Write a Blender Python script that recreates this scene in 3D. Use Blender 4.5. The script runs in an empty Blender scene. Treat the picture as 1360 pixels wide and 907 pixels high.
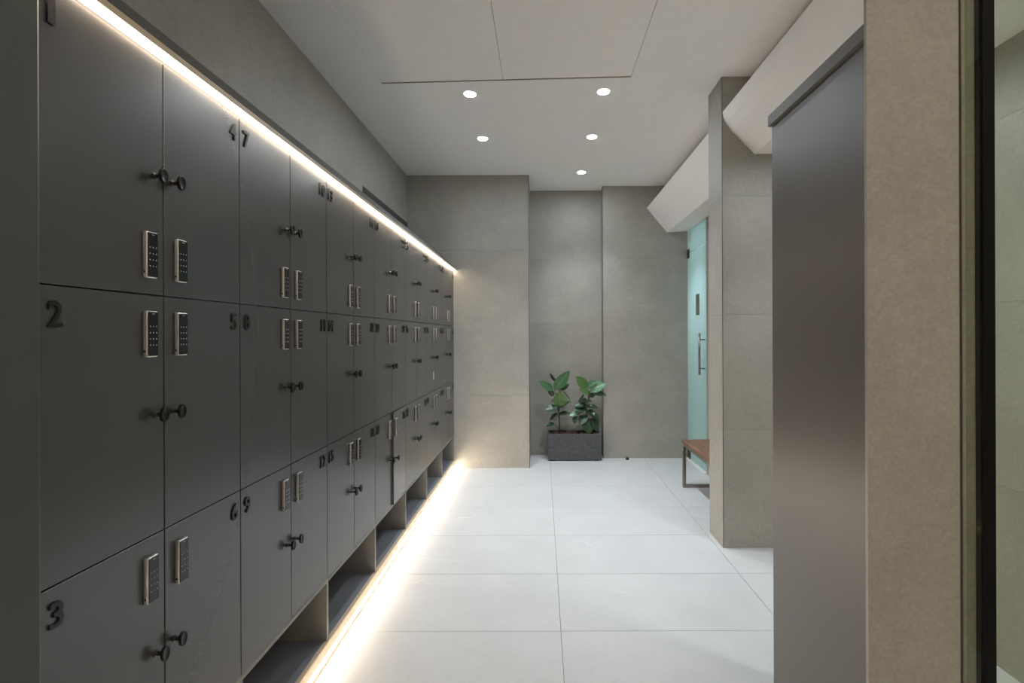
import bpy, bmesh, math, random
from mathutils import Vector, Matrix

random.seed(7)
scene = bpy.context.scene
COL = scene.collection

# ------------------------------------------------------------------ camera
F = 625.0                      # focal length in pixels of the 1360 x 907 frame
CX, CY = 720.0, 445.0          # principal point (shift lens)
CAMZ = 1.5
cam = bpy.data.cameras.new('camera')
cam.sensor_fit = 'HORIZONTAL'
cam.sensor_width = 36.0
cam.lens = 36.0 * F / 1360.0
cam.shift_x = -(CX - 680.0) / 1360.0
cam.shift_y = -(453.5 - CY) / 1360.0
cam.clip_start = 0.05
camo = bpy.data.objects.new('camera', cam)
COL.objects.link(camo)
camo.location = (0, 0, CAMZ)
camo.matrix_world = (Matrix.Translation((0, 0, CAMZ)) @ Matrix.Rotation(math.radians(90), 4, 'X')
                     @ Matrix.Rotation(math.radians(-0.2), 4, 'Z'))
scene.camera = camo

# ------------------------------------------------------------------ world, exposure
w = bpy.data.worlds.new('world')
scene.world = w
w.use_nodes = True
w.node_tree.nodes['Background'].inputs[0].default_value = (0.75, 0.8, 0.78, 1)
w.node_tree.nodes['Background'].inputs[1].default_value = 0.02
vs = scene.view_settings
vs.view_transform = 'Standard'
vs.look = 'None'
vs.gamma = 1.0
vs.use_curve_mapping = False
vs.exposure = 1.55
scene.cycles.diffuse_bounces = 10
scene.cycles.max_bounces = 14

DOWN_W = 26.0        # downlight spots
DISC_E = 100.0        # downlight discs (emission strength)
LED_TOP = 8.5
LED_BOT = 29.0
FILL_E = 8.5  # strength of the added fill lamp
COOL = (0.83, 0.92, 1.0)
WARM = (1.0, 0.82, 0.63)

# ------------------------------------------------------------------ materials
def srgb(r, g, b):
    f = lambda c: (c / 255 / 12.92) if c <= 10 else ((c / 255 + 0.055) / 1.055) ** 2.4
    return (f(r), f(g), f(b), 1)

def new_mat(name):
    m = bpy.data.materials.new(name)
    m.use_nodes = True
    nt = m.node_tree
    return m, nt, nt.nodes['Principled BSDF']

def plain(name, col, rough=0.5, metal=0.0, spec=0.5, noise=0.0, scale=60.0, bump=0.0):
    m, nt, p = new_mat(name)
    p.inputs['Base Color'].default_value = col
    p.inputs['Roughness'].default_value = rough
    p.inputs['Metallic'].default_value = metal
    p.inputs['Specular IOR Level'].default_value = spec
    if noise or bump:
        tc = nt.nodes.new('ShaderNodeTexCoord')
        n = nt.nodes.new('ShaderNodeTexNoise')
        n.inputs['Scale'].default_value = scale
        n.inputs['Detail'].default_value = 5
        nt.links.new(tc.outputs['Object'], n.inputs['Vector'])
        if noise:
            r = nt.nodes.new('ShaderNodeMapRange')
            r.inputs['To Min'].default_value = 1 - noise
            r.inputs['To Max'].default_value = 1 + noise
            nt.links.new(n.outputs['Fac'], r.inputs['Value'])
            mx = nt.nodes.new('ShaderNodeMix')
            mx.data_type = 'RGBA'
            mx.blend_type = 'MULTIPLY'
            mx.inputs['Factor'].default_value = 1
            mx.inputs['A'].default_value = col
            nt.links.new(r.outputs['Result'], mx.inputs['B'])
            nt.links.new(mx.outputs['Result'], p.inputs['Base Color'])
        if bump:
            b = nt.nodes.new('ShaderNodeBump')
            b.inputs['Strength'].default_value = bump
            b.inputs['Distance'].default_value = 0.002
            nt.links.new(n.outputs['Fac'], b.inputs['Height'])
            nt.links.new(b.outputs['Normal'], p.inputs['Normal'])
    return m

def stone(name, col, vein_col, rough=0.45, vein=0.35, cloud=0.10, vein_scale=1.6, seed=0.0, mottle=0.085):
    """Fine-grained porcelain stone: soft clouds, fine grain and thin pale veins."""
    m, nt, p = new_mat(name)
    N, L = nt.nodes, nt.links
    p.inputs['Roughness'].default_value = rough
    p.inputs['Specular IOR Level'].default_value = 0.4
    g = N.new('ShaderNodeNewGeometry')
    add = N.new('ShaderNodeVectorMath'); add.operation = 'ADD'
    add.inputs[1].default_value = (seed, seed * 1.7, seed * 0.6)
    L.new(g.outputs['Position'], add.inputs[0])
    oi = N.new('ShaderNodeObjectInfo')
    mul = N.new('ShaderNodeMath'); mul.operation = 'MULTIPLY'; mul.inputs[1].default_value = 37.0
    L.new(oi.outputs['Random'], mul.inputs[0])
    add2 = N.new('ShaderNodeVectorMath'); add2.operation = 'ADD'
    L.new(add.outputs[0], add2.inputs[0]); L.new(mul.outputs[0], add2.inputs[1])
    vec = add2.outputs[0]
    n1 = N.new('ShaderNodeTexNoise'); n1.inputs['Scale'].default_value = 3.0; n1.inputs['Detail'].default_value = 6
    n2 = N.new('ShaderNodeTexNoise'); n2.inputs['Scale'].default_value = 120.0; n2.inputs['Detail'].default_value = 3
    n3 = N.new('ShaderNodeTexNoise'); n3.inputs['Scale'].default_value = vein_scale; n3.inputs['Detail'].default_value = 4
    n3.inputs['Roughness'].default_value = 0.62; n3.inputs['Distortion'].default_value = 0.8
    n4 = N.new('ShaderNodeTexNoise'); n4.inputs['Scale'].default_value = 2.3; n4.inputs['Detail'].default_value = 2
    for n in (n1, n2, n4):
        L.new(vec, n.inputs['Vector'])
    mp = N.new('ShaderNodeMapping')
    mp.inputs['Rotation'].default_value = (0.5, 0.55, 0.45)
    mp.inputs['Scale'].default_value = (0.35, 1.0, 1.9)
    L.new(vec, mp.inputs[0]); L.new(mp.outputs[0], n3.inputs['Vector'])
    # thin veins: |noise - .5| close to zero, broken up by n4
    s = N.new('ShaderNodeMath'); s.operation = 'SUBTRACT'; s.inputs[1].default_value = 0.5
    L.new(n3.outputs['Fac'], s.inputs[0])
    a = N.new('ShaderNodeMath'); a.operation = 'ABSOLUTE'; L.new(s.outputs[0], a.inputs[0])
    r = N.new('ShaderNodeMapRange'); r.inputs['From Min'].default_value = 0.0; r.inputs['From Max'].default_value = 0.005
    r.inputs['To Min'].default_value = 1; r.inputs['To Max'].default_value = 0
    L.new(a.outputs[0], r.inputs['Value'])
    r4 = N.new('ShaderNodeMapRange'); r4.inputs['From Min'].default_value = 0.5; r4.inputs['From Max'].default_value = 0.68
    r4.inputs['To Max'].default_value = vein
    L.new(n4.outputs['Fac'], r4.inputs['Value'])
    mv = N.new('ShaderNodeMath'); mv.operation = 'MULTIPLY'
    L.new(r.outputs['Result'], mv.inputs[0]); L.new(r4.outputs['Result'], mv.inputs[1])
    rc = N.new('ShaderNodeMapRange'); rc.inputs['From Min'].default_value = 0.25; rc.inputs['From Max'].default_value = 0.75
    rc.inputs['To Min'].default_value = 1 - cloud; rc.inputs['To Max'].default_value = 1 + cloud
    L.new(n1.outputs['Fac'], rc.inputs['Value'])
    rg = N.new('ShaderNodeMapRange'); rg.inputs['To Min'].default_value = 1 - 2.2 * mottle; rg.inputs['To Max'].default_value = 1 + 2.2 * mottle
    L.new(n2.outputs['Fac'], rg.inputs['Value'])
    mm = N.new('ShaderNodeMath'); mm.operation = 'MULTIPLY'
    L.new(rc.outputs['Result'], mm.inputs[0]); L.new(rg.outputs['Result'], mm.inputs[1])
    n5 = N.new('ShaderNodeTexNoise'); n5.inputs['Scale'].default_value = 26.0; n5.inputs['Detail'].default_value = 7
    n5.inputs['Roughness'].default_value = 0.72; n5.inputs['Distortion'].default_value = 1.2
    L.new(vec, n5.inputs['Vector'])
    r5 = N.new('ShaderNodeMapRange'); r5.inputs['From Min'].default_value = 0.3; r5.inputs['From Max'].default_value = 0.7
    r5.inputs['To Min'].default_value = 1 - mottle; r5.inputs['To Max'].default_value = 1 + mottle
    L.new(n5.outputs['Fac'], r5.inputs['Value'])
    m5 = N.new('ShaderNodeMath'); m5.operation = 'MULTIPLY'
    L.new(mm.outputs[0], m5.inputs[0]); L.new(r5.outputs['Result'], m5.inputs[1])
    mx = N.new('ShaderNodeMix'); mx.data_type = 'RGBA'; mx.blend_type = 'MULTIPLY'
    mx.inputs['Factor'].default_value = 1; mx.inputs['A'].default_value = col
    L.new(m5.outputs[0], mx.inputs['B'])
    m2 = N.new('ShaderNodeMix'); m2.data_type = 'RGBA'; m2.inputs['B'].default_value = vein_col
    L.new(mv.outputs[0], m2.inputs['Factor']); L.new(mx.outputs['Result'], m2.inputs['A'])
    L.new(m2.outputs['Result'], p.inputs['Base Color'])
    b = N.new('ShaderNodeBump'); b.inputs['Strength'].default_value = 0.06; b.inputs['Distance'].default_value = 0.002
    L.new(n2.outputs['Fac'], b.inputs['Height']); L.new(b.outputs['Normal'], p.inputs['Normal'])
    return m

def emit(name, col, strength):
    m = bpy.data.materials.new(name)
    m.use_nodes = True
    nt = m.node_tree
    nt.nodes.remove(nt.nodes['Principled BSDF'])
    e = nt.nodes.new('ShaderNodeEmission')
    e.inputs[0].default_value = (*col[:3], 1)
    e.inputs[1].default_value = strength
    nt.links.new(e.outputs[0], nt.nodes['Material Output'].inputs[0])
    return m

M = {}
M['stone'] = stone('wall_stone', srgb(160, 157, 149), srgb(194, 190, 181), 0.5, 0.4, 0.10, 1.4)
M['floor'] = stone('floor_stone', srgb(202, 202, 201), srgb(228, 228, 226), 0.42, 0.6, 0.05, 1.5, 4.0, 0.03)
M['grout'] = plain('grout', srgb(158, 155, 148), 0.8)
M['floor_grout'] = plain('floor_grout', srgb(120, 118, 114), 0.8)
M['ceiling'] = plain('ceiling_paint', srgb(243, 242, 241), 0.85, noise=0.02, scale=9, bump=0.05)
M['panel'] = plain('hatch_paint', srgb(244, 242, 240), 0.8, noise=0.03, scale=14, bump=0.12)
M['hatch_edge'] = plain('hatch_edge', srgb(150, 134, 118), 0.8)
M['locker'] = plain('locker_laminate', srgb(62, 62, 62), 0.27, spec=1.0, noise=0.05, scale=240)
M['carcass'] = plain('locker_carcass', srgb(104, 103, 100), 0.5)
M['edge'] = plain('locker_edging', srgb(150, 146, 138), 0.45)
M['base'] = plain('niche_base', srgb(112, 114, 120), 0.5)
M['cabinet'] = plain('cabinet_laminate', srgb(97, 95, 93), 0.36, spec=0.5, noise=0.04, scale=240)
M['filler'] = plain('filler_laminate', srgb(72, 75, 71), 0.5, noise=0.04, scale=200)
M['black'] = plain('black_metal', srgb(30, 29, 28), 0.32, metal=0.4)
M['number'] = plain('black_acrylic', srgb(18, 18, 17), 0.35)
M['silver'] = plain('satin_silver', srgb(205, 203, 198), 0.32, metal=0.75)
M['keyface'] = plain('keypad_glass', srgb(14, 14, 16), 0.18)
M['keydot'] = plain('keypad_print', srgb(170, 172, 176), 0.5)
M['led_top'] = emit('led_strip_upper', WARM, LED_TOP)
M['led_bot'] = emit('led_strip_lower', WARM, LED_BOT)
M['disc'] = emit('downlight_lens', COOL, DISC_E)
M['fill_lamp'] = emit('fill_lamp_diffuser', (1, 0.89, 0.75), FILL_E)
M['tan'] = plain('tan_profile', srgb(196, 176, 150), 0.4)
M['white'] = plain('white_paint', srgb(238, 235, 232), 0.7, noise=0.015, scale=6)
M['whiteplastic'] = plain('white_plastic', srgb(232, 232, 228), 0.4)
M['steel'] = plain('brushed_steel', srgb(150, 146, 140), 0.3, metal=0.9)
M['dark_steel'] = plain('dark_fitting', srgb(84, 80, 74), 0.35, metal=0.8)
M['frame'] = plain('black_frame', srgb(8, 8, 8), 0.6, spec=0.2)
M['rubber'] = plain('black_rubber', srgb(18, 17, 16), 0.6)
M['dark_duct'] = plain('dark_grey_panel', srgb(72, 71, 68), 0.6)
M['notice'] = plain('notice_card', srgb(112, 122, 116), 0.6)
M['paper'] = plain('paper', srgb(235, 235, 230), 0.7)
M['wallpaint'] = plain('shower_wall', srgb(226, 230, 228), 0.6)

def wood():
    m, nt, p = new_mat('bench_wood')
    tc = nt.nodes.new('ShaderNodeTexCoord')
    mp = nt.nodes.new('ShaderNodeMapping'); mp.inputs['Scale'].default_value = (30, 2.2, 30)
    n = nt.nodes.new('ShaderNodeTexNoise'); n.inputs['Scale'].default_value = 1.5; n.inputs['Detail'].default_value = 6
    cr = nt.nodes.new('ShaderNodeValToRGB')
    cr.color_ramp.elements[0].position = 0.3; cr.color_ramp.elements[0].color = srgb(92, 62, 46)
    cr.color_ramp.elements[1].position = 0.75; cr.color_ramp.elements[1].color = srgb(152, 112, 88)
    nt.links.new(tc.outputs['Object'], mp.inputs[0]); nt.links.new(mp.outputs[0], n.inputs['Vector'])
    nt.links.new(n.outputs['Fac'], cr.inputs[0]); nt.links.new(cr.outputs[0], p.inputs['Base Color'])
    p.inputs['Roughness'].default_value = 0.5
    return m
M['wood'] = wood()

def terrazzo():
    m, nt, p = new_mat('planter_terrazzo')
    tc = nt.nodes.new('ShaderNodeTexCoord')
    v = nt.nodes.new('ShaderNodeTexVoronoi'); v.inputs['Scale'].default_value = 95
    cr = nt.nodes.new('ShaderNodeValToRGB')
    cr.color_ramp.elements[0].position = 0.0; cr.color_ramp.elements[0].color = srgb(62, 64, 68)
    cr.color_ramp.elements[1].position = 1.0; cr.color_ramp.elements[1].color = srgb(112, 114, 118)
    e = cr.color_ramp.elements.new(0.6); e.color = srgb(70, 72, 76)
    e = cr.color_ramp.elements.new(0.86); e.color = srgb(92, 94, 98)
    nt.links.new(tc.outputs['Object'], v.inputs['Vector'])
    nt.links.new(v.outputs['Color'], cr.inputs[0]); nt.links.new(cr.outputs[0], p.inputs['Base Color'])
    p.inputs['Roughness'].default_value = 0.55
    return m
M['terrazzo'] = terrazzo()
M['soil'] = plain('soil', srgb(78, 52, 44), 0.95, noise=0.4, scale=60, bump=0.8)
M['stem'] = plain('stem', srgb(72, 74, 44), 0.6)

def leaf_mat(name, c0, c1, vein, rough=0.33):
    m, nt, p = new_mat(name)
    N, L = nt.nodes, nt.links
    uv = N.new('ShaderNodeUVMap')
    sx = N.new('ShaderNodeSeparateXYZ'); L.new(uv.outputs[0], sx.inputs[0])
    # herringbone veins from |u-.5| and v
    a = N.new('ShaderNodeMath'); a.operation = 'SUBTRACT'; a.inputs[1].default_value = 0.5; L.new(sx.outputs[0], a.inputs[0])
    b = N.new('ShaderNodeMath'); b.operation = 'ABSOLUTE'; L.new(a.outputs[0], b.inputs[0])
    c = N.new('ShaderNodeMath'); c.operation = 'MULTIPLY_ADD'; c.inputs[1].default_value = -0.5
    L.new(b.outputs[0], c.inputs[0]); L.new(sx.outputs[1], c.inputs[2])
    d = N.new('ShaderNodeMath'); d.operation = 'MULTIPLY'; d.inputs[1].default_value = 9.0; L.new(c.outputs[0], d.inputs[0])
    e = N.new('ShaderNodeMath'); e.operation = 'FRACT'; L.new(d.outputs[0], e.inputs[0])
    f = N.new('ShaderNodeMath'); f.operation = 'LESS_THAN'; f.inputs[1].default_value = 0.16; L.new(e.outputs[0], f.inputs[0])
    g = N.new('ShaderNodeMath'); g.operation = 'LESS_THAN'; g.inputs[1].default_value = 0.035; L.new(b.outputs[0], g.inputs[0])
    h = N.new('ShaderNodeMath'); h.operation = 'MAXIMUM'; L.new(f.outputs[0], h.inputs[0]); L.new(g.outputs[0], h.inputs[1])
    k = N.new('ShaderNodeMath'); k.operation = 'MULTIPLY'; k.inputs[1].default_value = vein; L.new(h.outputs[0], k.inputs[0])
    mx = N.new('ShaderNodeMix'); mx.data_type = 'RGBA'; mx.inputs['A'].default_value = c0; mx.inputs['B'].default_value = c1
    L.new(k.outputs[0], mx.inputs['Factor'])
    L.new(mx.outputs['Result'], p.inputs['Base Color'])
    p.inputs['Roughness'].default_value = rough
    return m
M['leaf_dark'] = leaf_mat('leaf_dark', srgb(40, 66, 40), srgb(84, 112, 74), 0.35)
M['leaf_mid'] = leaf_mat('leaf_mid', srgb(58, 98, 62), srgb(116, 150, 110), 0.4)
M['leaf_light'] = leaf_mat('leaf_light', srgb(80, 112, 56), srgb(124, 150, 88), 0.35)
M['leaf_pale'] = leaf_mat('leaf_pale', srgb(84, 130, 96), srgb(200, 222, 200), 0.8)

def frosted():
    m = bpy.data.materials.new('frosted_teal_glass')
    m.use_nodes = True
    nt = m.node_tree
    p = nt.nodes['Principled BSDF']
    p.inputs['Base Color'].default_value = srgb(186, 210, 207)
    p.inputs['Roughness'].default_value = 0.3
    t = nt.nodes.new('ShaderNodeBsdfTranslucent'); t.inputs[0].default_value = srgb(206, 220, 218)
    mx = nt.nodes.new('ShaderNodeMixShader'); mx.inputs[0].default_value = 0.65
    nt.links.new(p.outputs[0], mx.inputs[1]); nt.links.new(t.outputs[0], mx.inputs[2])
    nt.links.new(mx.outputs[0], nt.nodes['Material Output'].inputs[0])
    return m
M['frosted'] = frosted()

def tinted():
    m = bpy.data.materials.new('green_tinted_glass')
    m.use_nodes = True
    nt = m.node_tree
    nt.nodes.remove(nt.nodes['Principled BSDF'])
    t = nt.nodes.new('ShaderNodeBsdfTransparent'); t.inputs[0].default_value = (0.86, 0.885, 0.82, 1)
    g = nt.nodes.new('ShaderNodeBsdfGlossy'); g.inputs['Roughness'].default_value = 0.02
    mx = nt.nodes.new('ShaderNodeMixShader'); mx.inputs[0].default_value = 0.06
    nt.links.new(t.outputs[0], mx.inputs[1]); nt.links.new(g.outputs[0], mx.inputs[2])
    nt.links.new(mx.outputs[0], nt.nodes['Material Output'].inputs[0])
    return m
M['tinted'] = tinted()

# ------------------------------------------------------------------ helpers
def bm_box(bm, x0, x1, y0, y1, z0, z1, mi=0, bevel=0.0, seg=1):
    vs_ = [bm.verts.new(c) for c in ((x0, y0, z0), (x1, y0, z0), (x1, y1, z0), (x0, y1, z0),
                                     (x0, y0, z1), (x1, y0, z1), (x1, y1, z1), (x0, y1, z1))]
    fs = []
    for q in ((0, 3, 2, 1), (4, 5, 6, 7), (0, 1, 5, 4), (1, 2, 6, 5), (2, 3, 7, 6), (3, 0, 4, 7)):
        f = bm.faces.new([vs_[i] for i in q]); f.material_index = mi; fs.append(f)
    if bevel:
        es = list({e for f in fs for e in f.edges})
        r = bmesh.ops.bevel(bm, geom=es, offset=bevel, segments=seg, profile=0.5, affect='EDGES')
        for f in r['faces']:
            f.material_index = mi

def bm_prism_y(bm, pts, y0, y1, mi=0):
    """closed prism: polygon pts in (x, z), extruded along y"""
    a = [bm.verts.new((p[0], y0, p[1])) for p in pts]
    b = [bm.verts.new((p[0], y1, p[1])) for p in pts]
    n = len(pts)
    fs = [bm.faces.new(a), bm.faces.new(b[::-1])]
    for i in range(n):
        fs.append(bm.faces.new((a[i], b[i], b[(i + 1) % n], a[(i + 1) % n])))
    for f in fs:
        f.material_index = mi
    bmesh.ops.recalc_face_normals(bm, faces=fs)

def bm_lathe_x(bm, prof, seg=20, mi=0, c=(0, 0, 0)):
    """profile of (x, radius) revolved about the x axis"""
    rings = []
    for x, r in prof:
        if r < 1e-6:
            rings.append([bm.verts.new((c[0] + x, c[1], c[2]))])
        else:
            rings.append([bm.verts.new((c[0] + x, c[1] + r * math.cos(t), c[2] + r * math.sin(t)))
                          for t in [2 * math.pi * k / seg for k in range(seg)]])
    fs = []
    for p, q in zip(rings, rings[1:]):
        for k in range(seg):
            k2 = (k + 1) % seg
            if len(p) == 1:
                fs.append(bm.faces.new((p[0], q[k], q[k2])))
            elif len(q) == 1:
                fs.append(bm.faces.new((p[k], q[0], p[k2])))
            else:
                fs.append(bm.faces.new((p[k], q[k], q[k2], p[k2])))
    for f in fs:
        f.material_index = mi; f.smooth = True
    bmesh.ops.recalc_face_normals(bm, faces=fs)

def bm_tube(bm, pts, radii, seg=8, mi=0):
    pts = [Vector(p) for p in pts]
    rings = []
    for i, p in enumerate(pts):
        d = (pts[min(i + 1, len(pts) - 1)] - pts[max(i - 1, 0)]).normalized()
        u = d.cross(Vector((0.3, 1, 0.2))).normalized()
        v = d.cross(u)
        r = radii[i] if isinstance(radii, (list, tuple)) else radii
        rings.append([bm.verts.new(p + r * (math.cos(t) * u + math.sin(t) * v))
                      for t in [2 * math.pi * k / seg for k in range(seg)]])
    fs = [bm.faces.new(rings[0][::-1]), bm.faces.new(rings[-1])]
    for a, b in zip(rings, rings[1:]):
        for k in range(seg):
            f = bm.faces.new((a[k], a[(k + 1) % seg], b[(k + 1) % seg], b[k])); f.smooth = True
            fs.append(f)
    for f in fs:
        f.material_index = mi
    bmesh.ops.recalc_face_normals(bm, faces=fs)

def mesh_of(name, bm, mats):
    me = bpy.data.meshes.new(name)
    bm.to_mesh(me); bm.free()
    for m in (mats if isinstance(mats, (list, tuple)) else [mats]):
        me.materials.append(M[m] if isinstance(m, str) else m)
    return me

def link(name, me, parent=None, loc=(0, 0, 0), rot=None):
    o = bpy.data.objects.new(name, me)
    COL.objects.link(o)
    o.location = loc
    if rot: o.rotation_euler = rot
    if parent: o.parent = parent
    return o

def obj(name, bm, mats, parent=None, loc=(0, 0, 0), rot=None):
    return link(name, mesh_of(name, bm, mats), parent, loc, rot)

def boxo(name, b, mats, parent=None, bevel=0.0, seg=1):
    """box given in world coordinates; origin at centre of its base"""
    x0, x1, y0, y1, z0, z1 = b
    c = Vector(((x0 + x1) / 2, (y0 + y1) / 2, z0))
    bm = bmesh.new()
    bm_box(bm, x0 - c.x, x1 - c.x, y0 - c.y, y1 - c.y, 0, z1 - z0, 0, bevel, seg)
    return obj(name, bm, mats, parent, c - (parent.location if parent else Vector((0, 0, 0))))

def tag(o, label, cat, group=None):
    o['label'] = label; o['category'] = cat
    if group: o['group'] = group
    return o

def thing(name, loc, label, cat, group=None):
    o = link(name, None, None, loc)
    return tag(o, label, cat, group)

def struct(o, label=None):
    o['kind'] = 'structure'
    if label: o['label'] = label
    return o

# ------------------------------------------------------------------ room dimensions
CEIL = 3.31
XL = -1.523          # stone wall behind the lockers
XR = 1.77            # glass door / right wall line
YB1, YB2, YB3 = 5.318, 5.90, 5.725     # back wall left, alcove, back wall right
XA0, XA1 = -0.158, 0.742               # alcove sides
TH = 0.82            # wall tile height
T = 0.010            # tile thickness
G = 0.0006           # half joint

# ------------------------------------------------------------------ floor
floor = link('floor', None, None, (0, 2.2, 0)); struct(floor, 'pale grey stone tile floor')
sub = boxo('floor_bed', (-1.9, 2.95, -1.6, 6.2, -0.06, -0.0035), 'floor_grout', floor)
xs = [-1.9, 0.09 - 1.14, 0.09, 1.23, 2.37, 2.95]
y0 = 2.385 - 0.57 * 7
ys = [y0 + 0.57 * k for k in range(0, 15)]
for i in range(len(xs) - 1):
    for j in range(len(ys) - 1):
        ya, yb = ys[j], min(ys[j + 1], 6.2)
        if ya >= 6.2: continue
        bm = bmesh.new()
        hx, hy = (xs[i + 1] - xs[i]) / 2 - 0.0013, (yb - ya) / 2 - 0.0013
        bm_box(bm, -hx, hx, -hy, hy, -0.0045, 0, 0, 0.0006)
        obj('floor_tile', bm, 'floor', floor, ((xs[i] + xs[i + 1]) / 2, (ya + yb) / 2 - 2.2, 0))

# ------------------------------------------------------------------ stone walls (backing + tiles)
def tiled_wall(name, axis, face, a0, a1, splits, side, thick=0.12, z1=CEIL, label=None, cut=0.0):
    """axis 'x': wall plane x=face, runs along y a0..a1; axis 'y': plane y=face, runs along x. side = direction the face looks"""
    root = link(name, None, None, (face, (a0 + a1) / 2, 0) if axis == 'x' else ((a0 + a1) / 2, face, 0))
    struct(root, label)
    b0 = face - side * T - (0.0 if side < 0 else thick)
    b1 = face - side * T + (thick if side < 0 else 0.0)
    lo, hi = (b0, b1)
    if axis == 'x':
        boxo('wall_backing', (lo, hi, a0, a1, -0.003, z1), 'grout', root)
    else:
        boxo('wall_backing', (a0, a1 - cut, lo, hi, -0.003, z1), 'grout', root)
    cuts = [a0] + list(splits) + [a1]
    zc = [0.0, TH, 2 * TH, 3 * TH, z1]
    t0, t1 = (face - T * side, face) if side > 0 else (face, face - T * side)
    for i in range(len(cuts) - 1):
        for j in range(len(zc) - 1):
            p0 = cuts[i] + (G if i else 0); p1 = cuts[i + 1] - (G if i < len(cuts) - 2 else 0)
            q0 = zc[j] + (G if j else 0); q1 = zc[j + 1] - (G if j < len(zc) - 2 else 0)
            if axis == 'x':
                boxo('wall_tile', (t0, t1, p0, p1, q0, q1), 'stone', root)
            else:
                boxo('wall_tile', (p0, p1, t0, t1, q0, q1), 'stone', root)
    return root

tiled_wall('wall_left', 'x', XL, -1.5, YB1, [-0.61, 1.03, 2.67, 4.31], 1, label='grey stone tiled wall above the lockers')
tiled_wall('wall_back_left', 'y', YB1, XL - 0.1, XA0 + T, [], -1, thick=0.57, cut=T + 0.0005, label='grey stone tiled end wall beside the lockers')
# return of that wall into the alcove
tiled_wall('wall_alcove_left', 'x', XA0 + T, YB1 + T + 0.0008, YB2 - 0.0005, [], 1, thick=0.0003, label='narrow stone return of the alcove')
tiled_wall('wall_alcove', 'y', YB2, XA0 + T, XA1, [], -1, thick=0.12, label='grey stone tiled alcove wall behind the plant')
tiled_wall('wall_back_right', 'y', YB3, XA1, XR + 0.12, [], -1, thick=0.29, label='grey stone tiled wall right of the alcove')
# dark metal corner trim of the alcove
struct(boxo('trim_1', (XA0 + T + 0.0005, XA0 + T + 0.005, YB1 - 0.003, YB1 + 0.006, 0, CEIL), 'dark_steel'))
struct(boxo('edge_shadow_strip', (XA1 - 0.0055, XA1 - 0.0005, YB3 - 0.003, YB3 + 0.01, 0, CEIL), 'dark_steel'))  # dark strip standing in for the shadow line along this edge

# the pillar: stub of wall sticking out from the right
PX, PY0, PY1 = 1.267, 3.305, 3.57
pil = link('wall_pillar', None, None, (1.66, 3.43, 0)); struct(pil, 'stone clad wall stub standing out beside the bench')
boxo('wall_backing', (PX + T, 2.15, PY0 + T, PY1 - T, -0.003, CEIL), 'grout', pil)
zc = [0.0, 0.83, 1.64, 2.47, CEIL]
for j in range(4):
    q0, q1 = zc[j] + (G if j else 0), zc[j + 1] - (G if j < 3 else 0)
    boxo('wall_tile', (PX, PX + T, PY0 + 0.004, PY1, q0, q1), 'stone', pil)
    boxo('wall_tile', (PX + 0.004, 2.05, PY0, PY0 + T, q0, q1), 'stone', pil)
    boxo('wall_tile', (PX + T, XR, PY1 - T, PY1, q0, q1), 'stone', pil)
boxo('corner_trim', (PX + 0.0012, PX + 0.0042, PY0 + 0.0012, PY0 + 0.0042, 0, CEIL), 'dark_steel', pil)

# right wall behind the bench
tiled_wall('wall_right', 'x', XR, PY1, 5.06, [], -1, thick=0.10, label='grey stone tiled wall behind the bench')
struct(boxo('wall_right_above_door', (XR, XR + 0.1, 5.06, YB3 - 0.001, 2.76, CEIL), 'white'))

# side room seen through the black framed glass
tiled_wall('wall_side_room', 'x', 2.05, -1.5, PY0, [0.36, 2.0], -1, thick=0.1, z1=2.79, label='stone wall of the side room behind the glass')
struct(boxo('ceiling_side_room', (1.78, 2.16, -1.5, PY0, 2.79, 2.87), 'ceiling'))
struct(boxo('wall_side_upper', (2.06, 2.16, -1.5, PY0, 2.871, CEIL), 'white'))

# wall behind the camera, with an unseen ceiling lamp added for fill light
struct(boxo('wall_behind', (XL - 0.2, 2.16, -1.62, -1.5, 0, CEIL), 'white'))
def fill_lamp(x, y, label):
    t = thing('ceiling_fill_lamp', (x, y, CEIL), label, 'light', 'added fill lamps behind the camera')
    bm = bmesh.new()
    for a in ((-.3, .3, -.3, -.285), (-.3, .3, .285, .3), (-.3, -.285, -.285, .285), (.285, .3, -.285, .285)):
        bm_box(bm, *a, -0.012, -0.0005)
    obj('frame', bm, 'whiteplastic', t)
    bm = bmesh.new(); bm_box(bm, -.285, .285, -.285, .285, -0.008, -0.001)
    obj('diffuser', bm, 'fill_lamp', t)
fill_lamp(1.2, -0.9, 'square ceiling fill lamp added behind the camera')

# near right pier next to the black framed glass
NY = 1.25
pier = link('wall_right_pier', None, None, (0.99, 1.28, 0)); struct(pier, 'beige grey stone clad pier beside the tall dark cabinet')
boxo('wall_backing', (0.935, 1.152, NY + 0.0105, NY + 0.06, -0.003, CEIL), 'grout', pier)
for q0, q1 in ((0, CEIL),):
    boxo('wall_tile', (0.864, 1.1085, NY, NY + T, q0, q1), 'stone', pier)
    boxo('wall_tile', (1.1185, 1.153, NY + 0.003, NY + T, q0, q1), 'stone', pier)
boxo('edge_trim', (1.1155, 1.118, NY + 0.001, NY + T, 0, CEIL), 'steel', pier)

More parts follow.
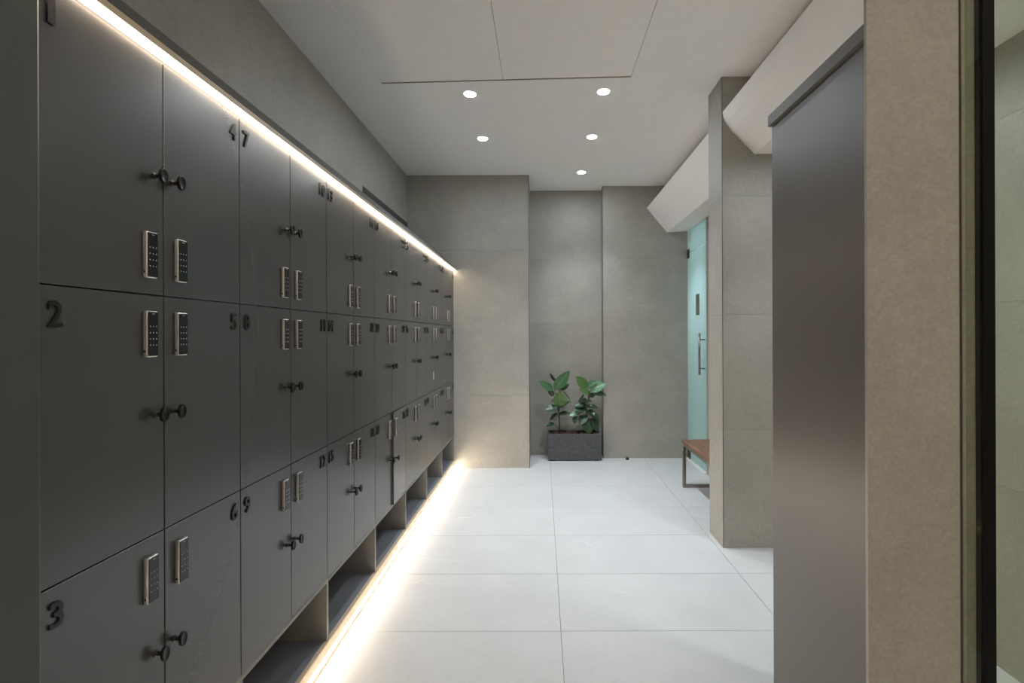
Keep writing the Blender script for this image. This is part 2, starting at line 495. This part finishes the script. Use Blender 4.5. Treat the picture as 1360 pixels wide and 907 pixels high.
win = link('window_1', None, None, (1.5, NY + 0.02, 0)); struct(win, 'green tinted glass partition in a black frame')
boxo('window_frame', (1.154, 1.186, NY - 0.020, NY + 0.05, 0, 2.76), 'frame', win, 0.001)
boxo('window_frame', (1.186, 2.049, NY, NY + 0.05, 2.72, 2.76), 'frame', win, 0.002)
boxo('window_frame', (1.186, 2.049, NY, NY + 0.05, 0, 0.03), 'frame', win, 0.002)
boxo('window_frame', (2.02, 2.049, NY, NY + 0.05, 0.03, 2.72), 'frame', win, 0.002)
boxo('pane', (1.1195, 1.1535, NY - 0.014, NY - 0.006, 0.0, 2.76), 'tinted', win)
boxo('pane', (1.1865, 2.049, NY - 0.014, NY - 0.006, 0.0, 2.76), 'tinted', win)
# partition behind the tall cabinet
struct(boxo('wall_partition', (1.181, 1.231, NY + 0.062, 1.90, 0, 2.38), 'white'))

# ------------------------------------------------------------------ ceiling with recessed hatch
HX0, HX1, HY0, HY1 = -1.148, 0.632, 2.50, 3.347
ceil = link('ceiling', None, None, (0.3, 2.2, CEIL)); struct(ceil, 'white plaster ceiling')
def bm_prism_z(bm, pts, z0, z1):
    a = [bm.verts.new((p[0] - 0.3, p[1] - 2.2, z0)) for p in pts]
    b = [bm.verts.new((p[0] - 0.3, p[1] - 2.2, z1)) for p in pts]
    n = len(pts)
    fs = [bm.faces.new(a), bm.faces.new(b)] + [bm.faces.new((a[k], a[(k + 1) % n], b[(k + 1) % n], b[k])) for k in range(n)]
    bmesh.ops.recalc_face_normals(bm, faces=fs)
SK = -0.042                                   # the hatch edge is not quite square to the room
def hy(x, base=HY1): return base + SK * (x - (HX0 + HX1) / 2)
bm = bmesh.new()
X0, X1 = XL - 0.15, 2.16
bm_prism_z(bm, [(X0, -1.62), (HX0, -1.62), (HX0, 6.1), (X0, 6.1)], 0, 0.1)
bm_prism_z(bm, [(HX1, -1.62), (X1, -1.62), (X1, 6.1), (HX1, 6.1)], 0, 0.1)
bm_prism_z(bm, [(HX0, -1.62), (HX1, -1.62), (HX1, HY0), (HX0, HY0)], 0, 0.1)
bm_prism_z(bm, [(HX0, hy(HX0)), (HX1, hy(HX1)), (HX1, 6.1), (HX0, 6.1)], 0, 0.1)
obj('ceiling_plaster', bm, 'ceiling', ceil)
HM = -0.272
for x0, x1 in ((HX0 + 0.002, HM - 0.0016), (HM + 0.0016, HX1 - 0.002)):
    bm = bmesh.new()
    bm_prism_z(bm, [(x0, HY0 + 0.003), (x1, HY0 + 0.003), (x1, hy(x1) - 0.004), (x0, hy(x0) - 0.004)], 0.007, 0.024)
    obj('access_panel', bm, 'panel', ceil)
bm = bmesh.new()
xa, xb = HX0 + 0.001, HX1 - 0.001
bm_prism_z(bm, [(xa, hy(xa) - 0.0035), (xb, hy(xb) - 0.0035), (xb, hy(xb) - 0.0005), (xa, hy(xa) - 0.0005)], 0.001, 0.03)
obj('hatch_frame', bm, 'hatch_edge', ceil)
bm = bmesh.new()
bm_prism_z(bm, [(HX0, HY0), (HX1, HY0), (HX1, hy(HX1)), (HX0, hy(HX0))], 0.03, 0.06)
obj('hatch_cover', bm, 'grout', ceil)

# ------------------------------------------------------------------ white faceted bulkheads
def bulkhead(y0, y1, pts, label):
    bm = bmesh.new()
    yc = (y0 + y1) / 2
    bm_prism_y(bm, [(p[0] - 1.5, p[1] - 2.76) for p in pts], y0 - yc, y1 - yc)
    o = obj('ceiling_duct', bm, 'white', None, (1.5, yc, 2.76))
    tag(o, label, 'duct')
    return o
bulkhead(PY1 + 0.001, YB3 - 0.001, [(1.277, 3.04), (1.523, 2.743), (XR - 0.001, 2.757), (XR - 0.001, CEIL - .001), (1.52, CEIL - .001)],
         'white faceted boxed duct under the ceiling above the glass door')
bulkhead(NY + 0.07, PY0 - 0.001, [(1.272, 3.06), (1.278, 3.02), (1.294, 2.985), (1.337, 2.925), (1.496, 2.766), (XR, 2.766), (XR, CEIL - .001), (1.52, CEIL - .001)],
         'white faceted boxed duct running above the tall plain cabinet')

# ------------------------------------------------------------------ downlights
def downlight(x, y, label, group='ceiling downlights', z=CEIL, watts=DOWN_W, r=0.042):
    t = thing('downlight', (x, y, z), label, 'light', group)
    bm = bmesh.new()
    seg = 28
    ro, ri = r + 0.008, r
    rings = []
    for rad, zz in ((ro, 0.0), (ro - 0.001, -0.003), (ri + 0.002, -0.004), (ri, -0.0015)):
        rings.append([bm.verts.new((rad * math.cos(2 * math.pi * k / seg), rad * math.sin(2 * math.pi * k / seg), zz)) for k in range(seg)])
    for a, b in zip(rings, rings[1:]):
        for k in range(seg):
            f = bm.faces.new((a[k], a[(k + 1) % seg], b[(k + 1) % seg], b[k])); f.smooth = True
    obj('trim_ring', bm, 'whiteplastic', t)
    bm = bmesh.new()
    vs_ = [bm.verts.new((ri * math.cos(2 * math.pi * k / seg), ri * math.sin(2 * math.pi * k / seg), -0.0018)) for k in range(seg)]
    bm.faces.new(vs_[::-1])
    obj('lens', bm, 'disc', t)
    l = bpy.data.lights.new('downlight_beam', 'SPOT')
    l.energy = watts; l.color = COOL; l.spot_size = math.radians(88); l.spot_blend = 0.75; l.shadow_soft_size = 0.03
    lo = bpy.data.objects.new('downlight_beam', l); COL.objects.link(lo); lo.parent = t; lo.location = (0, 0, -0.012)
    return t
downlight(-0.535, 3.53, 'round downlight beside the ceiling hatch on the locker side')
downlight(0.463, 3.50, 'round downlight beside the ceiling hatch on the bench side')
downlight(-0.541, 4.33, 'round downlight midway to the end wall on the locker side')
downlight(0.461, 4.30, 'round downlight midway to the end wall on the bench side')
downlight(0.444, 5.237, 'round downlight in front of the plant alcove')

# ------------------------------------------------------------------ lockers
LX = -1.0            # door face plane
W = 0.6265
Y0 = 0.931
ZB, ZT = 0.374, 2.2225
RH = (ZT - ZB) / 3
DT = 0.018
DW = W / 2

def text_mesh(txt):
    cu = bpy.data.curves.new('digits', 'FONT')
    cu.body = txt
    cu.size = 1.0; cu.extrude = 0.06; cu.offset = 0.016
    cu.resolution_u = 3
    cu.space_character = 1.2
    o = bpy.data.objects.new('digits', cu)
    COL.objects.link(o)
    dg = bpy.context.evaluated_depsgraph_get()
    me = bpy.data.meshes.new_from_object(o.evaluated_get(dg))
    bpy.data.objects.remove(o); bpy.data.curves.remove(cu)
    xs_ = [v.co.x for v in me.vertices]; ys_ = [v.co.y for v in me.vertices]
    x0, x1, y0_, y1_ = min(xs_), max(xs_), min(ys_), max(ys_)
    n = len(txt)
    wd = 0.029 if n == 1 else 0.053
    if txt == '1': wd = 0.015
    elif '1' in txt: wd = 0.046 if txt != '11' else 0.036
    ht = 0.054
    sx_, sy_ = wd / (x1 - x0), ht / (y1_ - y0_)
    # reading direction along +y (seen from +x), up = z, thickness = x
    for v in me.vertices:
        x, y, z = v.co
        v.co = (0.0022 + z * 0.035, (x - x0) * sx_, (y - y0_) * sy_)
    me.materials.clear(); me.materials.append(M['number'])
    me.name = 'number'
    me.update()
    return me, wd

# shared meshes -----------------------------------------------------
def door_mesh(sgn):
    # hinge edge at local y=0, door runs sgn*DW, face at x=0
    bm = bmesh.new()
    g = 0.0017
    a, b = (g, DW - g) if sgn > 0 else (-(DW - g), -g)
    bm_box(bm, -DT, 0, a, b, g, RH - g, 0, 0.0009)
    return mesh_of('door', bm, 'locker')
DOOR = {1: door_mesh(1), -1: door_mesh(-1)}

def lock_meshes():
    h, wd, p = 0.117, 0.035, 0.013
    bm = bmesh.new()
    bm_box(bm, 0, p, -wd / 2, wd / 2, -h / 2, h / 2, 0, 0.004, 3)
    bm_box(bm, p * 0.3, p * 0.62, -wd / 2 - 0.0003, -wd / 2 + 0.001, -h / 2 + 0.012, -h / 2 + 0.017, 1)
    hm = mesh_of('lock_housing', bm, ['silver', 'keyface'])
    bm = bmesh.new()
    bm_box(bm, p - 0.001, p + 0.0012, -wd / 2 + 0.0018, wd / 2 - 0.0018, -h / 2 + 0.0025, h / 2 - 0.0025, 0, 0.0008)
    for r in range(4):
        for c in range(3):
            yy, zz = (c - 1) * 0.0092, 0.019 - r * 0.0158
            bm_box(bm, p + 0.0010, p + 0.0014, yy - 0.0013, yy + 0.0013, zz - 0.0016, zz + 0.0016, 1)
    bm_box(bm, p + 0.0010, p + 0.0014, -0.004, 0.004, 0.050, 0.0515, 1)
    km = mesh_of('keypad', bm, ['keyface', 'keydot'])
    bm = bmesh.new()
    bm_lathe_x(bm, [(0, 0.0), (0, 0.0085), (0.0015, 0.0085), (0.003, 0.0055), (0.017, 0.0055), (0.0195, 0.009), (0.0205, 0.0185), (0.0225, 0.0195),
                    (0.0275, 0.0195), (0.029, 0.0182), (0.0275, 0.0150), (0.0270, 0.0)], 24)
    for v in bm.verts:
        if v.co.x > 0.018: v.co.y *= 0.62
    nm = mesh_of('knob', bm, 'black')
    return hm, km, nm
LOCK_H, LOCK_K, KNOB = lock_meshes()

def carcass_mesh():
    bm = bmesh.new()
    D = 0.52          # depth behind x=0 (door face)
    s = 0.009
    f = -DT - 0.0005
    # side panels behind doors and full to the front below
    for a, b in ((0, s), (W - s, W)):
        bm_box(bm, -D, f, a, b, ZB, ZT)
    bm_box(bm, -D, f, W / 2 - s, W / 2 + s, ZB, ZT)
    for z in (ZB + RH, ZB + 2 * RH):
        bm_box(bm, -D, f - 0.002, s, W - s, z - s, z + s)
    bm_box(bm, -D, f, s, W - s, ZT - 0.016, ZT)
    bm_box(bm, -D, -D + 0.006, s, W - s, 0.09, ZT - 0.016)
    return mesh_of('carcass', bm, 'carcass')
def bottom_mesh():
    bm = bmesh.new(); bm_box(bm, -0.513, 0, 0, W, ZB - 0.018, ZB - 0.0005, 0, 0.0007)
    return mesh_of('bottom_panel', bm, 'edge_grey')
def base_mesh():
    bm = bmesh.new(); bm_box(bm, -0.513, -0.0125, 0, W, 0.06, 0.089)
    return mesh_of('niche_floor', bm, 'base')
def divider_mesh(a):
    bm = bmesh.new(); bm_box(bm, -0.513, 0, a, a + 0.009, 0.0892, ZB - 0.0185, 0)
    return mesh_of('niche_divider', bm, 'edge_grey')
M['edge_grey'] = plain('locker_panel_edge', srgb(124, 122, 117), 0.5)
CARC, BOT, BASE = carcass_mesh(), bottom_mesh(), base_mesh()
DIV = [divider_mesh(0), divider_mesh(W - 0.009)]

TOWER = ['grey locker tower next to the tall side panel', 'second grey locker tower from the tall side panel',
         'third grey locker tower from the tall side panel', 'middle tower of the grey locker row with one door ajar',
         'third grey locker tower from the stone end wall', 'second grey locker tower from the stone end wall',
         'grey locker tower against the stone end wall']
for u in range(7):
    n0 = u * 6 + 1
    root = thing('locker_tower', (LX, Y0 + u * W, 0),
                 '%s, doors numbered %d to %d' % (TOWER[u], n0, n0 + 5), 'locker', 'wall of numbered lockers')
    link('carcass', CARC, root); link('bottom_panel', BOT, root); link('niche_floor', BASE, root)
    link('niche_divider', DIV[0], root); link('niche_divider', DIV[1], root)
    for c in range(2):
        sgn = 1 if c == 0 else -1
        for r in range(3):
            num = n0 + c * 3 + r
            zb = ZB + (2 - r) * RH
            rz = 0.0
            if num == 24: rz = math.radians(2.2)
            d = link('door', DOOR[sgn], root, (0, 0 if c == 0 else W, zb), (0, 0, rz))
            yl = sgn * (DW - 0.0505)
            zl = (0.100, RH - 0.100, RH - 0.105)[r]
            link('lock_housing', LOCK_H, d, (0, yl, zl))
            link('keypad', LOCK_K, d, (0, yl, zl))
            link('knob', KNOB, d, (0, sgn * (DW - 0.030), RH / 2))
            me, wd = text_mesh(str(num))
            link('number', me, d, (0, 0.019 if c == 0 else -0.019 - wd, RH - 0.032 - 0.054))

# cornice with its light strip
YE0, YE1 = 0.932, YB1 - 0.002
YP0 = -1.45          # the plinth and its strip carry on under the side panel
cor = thing('locker_cornice', (-1.2, 2.9, ZT), 'grey sloping cornice with warm light strip along the locker tops', 'cornice')
def cpart(name, pts, mat, y0=YE0, y1=YE1):
    bm = bmesh.new()
    bm_prism_y(bm, [(p[0] + 1.2, p[1] - ZT) for p in pts], y0 - 2.9, y1 - 2.9)
    return obj(name, bm, mat, cor)
cpart('fascia', [(-1.52, ZT + 0.001), (-1.021, ZT + 0.001), (-1.021, 2.2445), (-0.972, 2.2445), (-0.972, 2.252), (-1.10, 2.382), (-1.52, 2.382)], 'locker')
cpart('light_strip', [(-0.9995, 2.2275), (-0.9765, 2.2400), (-0.9765, 2.2443), (-0.9995, 2.2443)], 'led_top')
cpart('light_profile_lip', [(-0.9755, 2.2365), (-0.9715, 2.2365), (-0.9715, 2.252), (-0.9755, 2.2443)], 'tan')

# plinth with its light strip
pl = thing('locker_plinth', (-1.0, 2.9, 0), 'tan plinth with warm light strip along the floor under the lockers', 'plinth')
def ppart(name, pts, mat):
    bm = bmesh.new()
    bm_prism_y(bm, [(p[0] + 1.0, p[1]) for p in pts], YP0 - 2.9, YE1 - 2.9)
    return obj(name, bm, mat, pl)
ppart('plinth_board', [(-1.012, 0.0365), (-0.993, 0.0365), (-0.993, 0.086), (-0.9955, 0.0885), (-1.012, 0.0885)], 'tan')
ppart('light_strip', [(-1.004, 0.016), (-0.9975, 0.016), (-0.9975, 0.036), (-1.004, 0.036)], 'led_bot')
ppart('light_profile', [(-1.012, 0.001), (-0.991, 0.001), (-0.991, 0.012), (-0.993, 0.0155), (-1.012, 0.0155)], 'tan')

# end panel at the near end of the lockers
bm = bmesh.new()
bm_box(bm, -0.52, 0.012, -2.38, 0.0, 0.0895, CEIL - 0.002, 0, 0.006, 2)
bm_box(bm, -0.52, -0.0125, -2.38, 0.0, 0, 0.0895)
tag(obj('locker_end_panel', bm, 'filler', None, (LX, 0.929, 0)), 'tall dark grey green side panel next to lockers 1 to 3', 'panel')

# dark housing on top of the lockers against the wall
bm = bmesh.new()
bm_box(bm, 0, 0.006, -0.655, 0.655, 0, 0.39, 0, 0.001)
tag(obj('wall_vent_panel', bm, 'dark_duct', None, (XL + 0.001, YB1 - 0.66, 2.383)), 'dark grey panel on the wall behind the locker cornice', 'panel')

# paper slips hanging from two doors
def slip(y, z, h, label):
    bm = bmesh.new(); bm_box(bm, 0.0, 0.0012, -0.006, 0.006, -h, 0)
    tag(obj('paper_slip', bm, 'paper', None, (LX + 0.0008, y, z)), label, 'paper', 'paper slips on the locker doors')
slip(625 / 180.0, CAMZ + (445 - 318) / 180.0, 0.055, 'small white paper slip stuck under the light strip')
slip(625 / 144.5, CAMZ - (493 - 445) / 144.5, 0.075, 'small white paper slip stuck on a middle row door')

# ------------------------------------------------------------------ tall plain cabinet on the right
cb_ = thing('tall_cabinet', (1.05, 1.61, 0), 'tall plain dark grey cabinet with overhanging top beside the stone pier', 'cabinet')
boxo('body', (0.93, 1.18, 1.3105, 1.90, 0.08, 2.337), 'cabinet', cb_, 0.001)
boxo('cornice', (0.915, 1.18, 1.3105, 1.902, 2.3375, 2.381), 'carcass', cb_, 0.001)
boxo('plinth', (0.95, 1.18, 1.3105, 1.89, 0.0, 0.0795), 'carcass', cb_)

# ------------------------------------------------------------------ glass door of the shower room
GX = XR
dr = link('door_1', None, None, (GX, 5.39, 0)); struct(dr, 'frosted teal glass door with steel pull handle')
boxo('pane', (GX, GX + 0.01, 5.065, 5.717, 0.012, 2.485), 'frosted', dr, 0.0015)
boxo('transom_pane', (GX, GX + 0.01, 5.065, 5.717, 2.492, 2.755), 'frosted', dr, 0.0015)
boxo('hinge', (GX - 0.008, GX + 0.018, 5.64, 5.72, 2.42, 2.53), 'dark_steel', dr, 0.002)
boxo('hinge', (GX - 0.008, GX + 0.018, 5.62, 5.72, 0.012, 0.11), 'dark_steel', dr, 0.002)
boxo('bracket', (GX - 0.006, GX + 0.016, 5.60, 5.64, 2.60, 2.70), 'whiteplastic', dr, 0.002)
boxo('notice', (GX - 0.0015, GX - 0.0002, 5.29, 5.41, 1.72, 1.96), 'notice', dr)
bm = bmesh.new()
hx, hy = GX - 0.06, 5.12
bm_tube(bm, [(0, 0, 1.06), (0, 0, 1.515)], 0.0125, 14)
hd = obj('handle', bm, 'steel', dr, (hx - GX, hy - 5.39, 0))
bm = bmesh.new()
for z in (1.13, 1.445):
    bm_tube(bm, [(0, 0, z), (0.0595, 0, z)], 0.007, 10)
obj('handle_standoff', bm, 'steel', hd)
struct(boxo('trim_3', (GX - 0.004, GX + 0.1, 5.035, 5.06, 0, 2.76), 'stone'))
struct(boxo('trim_4', (GX - 0.03, GX + 0.03, 5.06, 5.72, 0, 0.011), 'whiteplastic'))
# shower room behind the frosted glass
struct(boxo('wall_shower_back', (2.75, 2.85, 4.5, 5.9, 0, 2.9), 'wallpaint'))
struct(boxo('wall_shower_left', (1.90, 2.75, 5.73, 5.83, 0, 2.9), 'wallpaint'))
struct(boxo('wall_shower_right', (1.885, 2.75, 4.5, 4.6, 0, 2.9), 'wallpaint'))
struct(boxo('ceiling_shower', (1.875, 2.85, 4.5, 5.9, 2.901, 2.96), 'wallpaint'))
downlight(2.3, 5.3, 'round downlight in the shower room behind the frosted glass door', z=2.90, watts=50)
downlight(1.63, 1.60, 'round downlight under the boxed duct behind the black framed glass', z=2.766, watts=12)
downlight(1.63, 2.65, 'round downlight under the boxed duct beside the wall stub', z=2.766, watts=13)

# door stop
bm = bmesh.new()
seg = 16
prof = [(0.021, 0), (0.021, 0.012), (0.018, 0.022), (0.010, 0.028), (0.0, 0.03)]
rings = []
for r_, z_ in prof:
    rings.append([bm.verts.new((r_ * math.cos(2 * math.pi * k / seg), r_ * math.sin(2 * math.pi * k / seg), z_)) for k in range(seg)] if r_ else [bm.verts.new((0, 0, z_))])
for a, b in zip(rings, rings[1:]):
    for k in range(seg):
        f = bm.faces.new((a[k], a[(k + 1) % seg], b[(k + 1) % seg], b[k]) if len(b) > 1 else (a[k], a[(k + 1) % seg], b[0])); f.smooth = True
bm.faces.new(rings[0][::-1])
tag(obj('door_stop', bm, 'rubber', None, (1.02, 5.66, 0.0)), 'small black rubber door stop on the floor by the end wall', 'door stop')

# ------------------------------------------------------------------ bench
bx0, bx1, by0, by1 = 1.374, 1.745, 3.62, 4.64
bn = thing('bench', ((bx0 + bx1) / 2, (by0 + by1) / 2, 0), 'low bench with brown wooden seat on square steel frames', 'bench')
boxo('seat', (bx0, bx1, by0, by1, 0.44, 0.468), 'wood', bn, 0.002)
def loop(y):
    bm = bmesh.new()
    cx, cy = (bx0 + bx1) / 2, (by0 + by1) / 2
    t = 0.03
    a, b = bx0 + 0.002 - cx, bx1 - 0.002 - cx
    ya, yb = y - cy, y + t - cy
    bm_box(bm, a, b, ya, yb, 0, t, 0, 0.002); bm_box(bm, a, b, ya, yb, 0.4395 - t, 0.4395, 0, 0.002)
    bm_box(bm, a, a + t, ya, yb, t, 0.4395 - t, 0, 0.001); bm_box(bm, b - t, b, ya, yb, t, 0.4395 - t, 0, 0.001)
    obj('leg_frame', bm, 'steel', bn)
loop(by1 - 0.032); loop(by0 + 0.002)
for xx in (bx0 + 0.004, bx1 - 0.034):
    boxo('rail', (xx, xx + 0.028, by0 + 0.035, by1 - 0.034, 0.41, 0.4395), 'steel', bn)

# ------------------------------------------------------------------ planter and plants
px0, px1, py0, py1, ph = 0.066, 0.700, 5.60, 5.87, 0.318
pt = thing('planter', ((px0 + px1) / 2, (py0 + py1) / 2, 0), 'rectangular dark speckled stone planter standing in the alcove', 'planter')
bm = bmesh.new()
cx, cy = pt.location.x, pt.location.y
wl = 0.022
bm_box(bm, px0 - cx, px1 - cx, py0 - cy, py0 + wl - cy, 0.012, ph, 0, 0.002)
bm_box(bm, px0 - cx, px1 - cx, py1 - wl - cy, py1 - cy, 0.012, ph, 0, 0.002)
bm_box(bm, px0 - cx, px0 + wl - cx, py0 + wl - cy, py1 - wl - cy, 0.012, ph, 0, 0.001)
bm_box(bm, px1 - wl - cx, px1 - cx, py0 + wl - cy, py1 - wl - cy, 0.012, ph, 0, 0.001)
bm_box(bm, px0 + wl - cx, px1 - wl - cx, py0 + wl - cy, py1 - wl - cy, 0.012, 0.03)
obj('box', bm, 'terrazzo', pt)
for xx in (px0 + 0.03, px1 - 0.09):
    for yy in (py0 + 0.02, py1 - 0.05):
        boxo('foot', (xx, xx + 0.06, yy, yy + 0.03, 0, 0.0125), 'rubber', pt)
bm = bmesh.new()
nx, ny = 28, 10
gx0, gx1, gy0, gy1 = px0 + wl - cx, px1 - wl - cx, py0 + wl - cy, py1 - wl - cy
grid = [[bm.verts.new((gx0 + (gx1 - gx0) * i / nx, gy0 + (gy1 - gy0) * j / ny, ph - 0.028 + random.uniform(0, 0.032))) for j in range(ny + 1)] for i in range(nx + 1)]
for i in range(nx):
    for j in range(ny):
        bm.faces.new((grid[i][j], grid[i + 1][j], grid[i + 1][j + 1], grid[i][j + 1]))
obj('soil', bm, 'soil', pt)

def leaf_mesh(L, wd, curl, fold, mat):
    """leaf along +y from the origin, face towards +z"""
    bm = bmesh.new()
    uvl = bm.loops.layers.uv.new('UVMap')
    nl, nw = 9, 4
    rows = []
    for i in range(nl + 1):
        t = i / nl
        half = wd / 2 * max(0.03, math.sin(math.pi * min(1, t ** 0.80)) ** 0.75) if 0 < i < nl else wd * 0.02
        bend = curl * L * t * t
        row = []
        for j in range(nw + 1):
            s = j / nw * 2 - 1
            z = -bend + fold * abs(s) * half + 0.03 * wd * math.sin(t * 16 + s) * abs(s)
            row.append(bm.verts.new((s * half, t * L * (1 - 0.12 * abs(curl) * t), z)))
        rows.append(row)
    for i in range(nl):
        for j in range(nw):
            f = bm.faces.new((rows[i][j], rows[i][j + 1], rows[i + 1][j + 1], rows[i + 1][j])); f.smooth = True
            for lp, (a, b) in zip(f.loops, ((i, j), (i, j + 1), (i + 1, j + 1), (i + 1, j))):
                lp[uvl].uv = (b / nw, a / nl)
    return mesh_of('leaf', bm, mat)

def P(zx, zy, y):
    """a spot picked off a crop of the photograph, at the plant's own distance y"""
    return Vector(((700 + zx / 6.26 - CX) * y / F, y, CAMZ - (480 + zy / 6.26 - CY) * y / F))

def plant(base, top, stem_pts, leaves, label):
    root = thing('potted_plant', base, label, 'plant')
    bm = bmesh.new()
    B = Vector(base)
    sp = [Vector(p) for p in stem_pts]
    bm_tube(bm, [p - B for p in sp], [0.010 - 0.005 * i / (len(sp) - 1) for i in range(len(sp))], 8)
    for (a, b, wd, facing, curl, mat, dy) in leaves:
        pa, pb = P(*a, 5.72 + dy[0]), P(*b, 5.72 + dy[1])
        # petiole from nearest stem point
        q = min((sp[i].lerp(sp[i + 1], k / 6) for i in range(len(sp) - 1) for k in range(7)), key=lambda s: (s - pa - Vector((0, 0, -0.06))).length)
        if (q - pa).length > 0.01:
            mid = q.lerp(pa, 0.5) + Vector((0, 0, -0.012))
            bm_tube(bm, [q - B, mid - B, pa - B], 0.0035, 6)
        d = pb - pa
        L = d.length
        yv = d.normalized()
        nrm = Vector(facing).normalized()
        nrm = (nrm - yv * nrm.dot(yv)).normalized()
        xv = yv.cross(nrm)
        R = Matrix((xv, yv, nrm)).transposed().to_4x4()
        o = link('leaf', leaf_mesh(L * 1.06, wd * 1.3, curl, 0.22, mat), root)
        o.matrix_local = Matrix.Translation(pa - B) @ R
    obj('stem', bm, 'stem', root)
    return root

FR = (0, -1, 0.45)      # face to the room, tipped up
UP = (0.05, -0.45, 1)
SD = (0.9, -0.5, 0.3)
LF = (-0.8, -0.6, 0.4)
left_leaves = [
    ((225, 235), (345, 88), 0.105, (0.3, -1, 0.5), 0.10, 'leaf_mid', (0, -0.05)),
    ((215, 240), (110, 165), 0.075, (-0.3, -1, 0.7), 0.12, 'leaf_mid', (0, -0.04)),
    ((240, 165), (186, 102), 0.05, (-0.9, -0.25, 0.5), 0.1, 'leaf_dark', (0, 0.0)),
    ((278, 240), (342, 186), 0.06, (0.2, -0.6, 0.8), 0.1, 'leaf_dark', (0, 0.02)),
    ((222, 288), (172, 228), 0.05, (-0.5, -0.7, 0.4), 0.1, 'leaf_dark', (0, 0.0)),
    ((270, 372), (272, 262), 0.135, (0, -1, 0.35), 0.12, 'leaf_light', (-0.02, -0.07)),
    ((262, 380), (152, 392), 0.095, (-0.1, -0.8, 0.7), 0.16, 'leaf_dark', (0, -0.07)),
    ((262, 378), (340, 330), 0.07, (0.2, -0.6, 0.8), 0.15, 'leaf_dark', (0, -0.05)),
    ((250, 430), (183, 478), 0.05, (-0.3, -0.5, 0.9), 0.25, 'leaf_dark', (0, -0.04)),
    ((262, 440), (348, 420), 0.06, (0.1, -0.6, 0.9), 0.2, 'leaf_dark', (0, -0.05)),
    ((225, 518), (147, 528), 0.055, (-0.1, -0.6, 0.8), 0.2, 'leaf_dark', (0, -0.05)),
    ((285, 245), (385, 318), 0.045, (0.5, -0.3, 0.9), 0.35, 'leaf_light', (0, -0.02)),
    ((258, 400), (300, 372), 0.06, (0.2, -0.5, 0.9), 0.2, 'leaf_dark', (0, -0.1)),
    ((240, 355), (206, 315), 0.06, (-0.3, -0.6, 0.6), 0.2, 'leaf_dark', (0, 0.03)),
]
s0 = P(265, 600, 5.73)
s0.z = ph - 0.02
plant(tuple(s0), None, [tuple(s0), P(267, 520, 5.73), P(264, 430, 5.725), P(262, 360, 5.72), P(262, 290, 5.72), P(268, 215, 5.72)], left_leaves,
      'leafy green plant with upright paddle leaves on the end wall side of the planter')
right_leaves = [
    ((492, 222), (416, 130), 0.095, (-0.1, -1, 0.5), 0.1, 'leaf_light', (0, -0.05)),
    ((498, 222), (578, 160), 0.085, (0.1, -0.8, 0.8), 0.15, 'leaf_mid', (0, -0.03)),
    ((525, 240), (642, 184), 0.105, (0.0, -1, 0.6), 0.12, 'leaf_pale', (-0.02, -0.08)),
    ((540, 262), (646, 262), 0.07, (0.1, -0.8, 0.7), 0.3, 'leaf_mid', (0, -0.07)),
    ((520, 270), (445, 232), 0.06, (-0.1, -0.9, 0.6), 0.15, 'leaf_light', (0, -0.06)),
    ((425, 340), (478, 275), 0.03, (0.6, -0.5, 0.4), 0.2, 'leaf_mid', (0, 0.0)),
    ((488, 352), (398, 362), 0.085, (0, -0.7, 0.9), 0.2, 'leaf_dark', (0, -0.06)),
    ((500, 372), (582, 378), 0.06, (0, -0.6, 0.9), 0.2, 'leaf_dark', (0, -0.05)),
    ((485, 385), (402, 398), 0.09, (0, -0.8, 0.8), 0.2, 'leaf_dark', (0, -0.09)),
    ((450, 420), (358, 438), 0.06, (0, -0.7, 0.8), 0.2, 'leaf_pale', (0, -0.08)),
    ((515, 428), (604, 474), 0.07, (0.2, -0.6, 0.9), 0.3, 'leaf_dark', (0, -0.05)),
    ((405, 455), (392, 515), 0.055, (-0.1, -1, 0.4), 0.1, 'leaf_dark', (-0.02, -0.06)),
    ((480, 450), (440, 515), 0.085, (-0.1, -1, 0.5), 0.15, 'leaf_dark', (0, -0.07)),
    ((490, 470), (515, 600), 0.115, (0.1, -1, 0.5), 0.1, 'leaf_dark', (0, -0.07)),
    ((535, 470), (585, 580), 0.085, (0.3, -1, 0.5), 0.1, 'leaf_dark', (0, -0.04)),
    ((470, 355), (525, 325), 0.085, (0.1, -0.6, 0.9), 0.15, 'leaf_dark', (0, -0.08)),
    ((500, 330), (440, 322), 0.07, (-0.1, -0.6, 0.9), 0.15, 'leaf_dark', (0, 0.03)),
    ((520, 300), (560, 262), 0.06, (0.1, -0.6, 0.9), 0.15, 'leaf_dark', (0, 0.02)),
    ((495, 410), (555, 440), 0.075, (0.1, -0.7, 0.8), 0.2, 'leaf_dark', (0, -0.09)),
]
s1 = P(500, 600, 5.74)
s1.z = ph - 0.02
plant(tuple(s1), None, [tuple(s1), P(498, 530, 5.74), P(490, 450, 5.735), P(495, 380, 5.73), P(510, 310, 5.73), P(505, 240, 5.72)], right_leaves,
      'bushy green plant with one pale variegated leaf on the bench side of the planter')
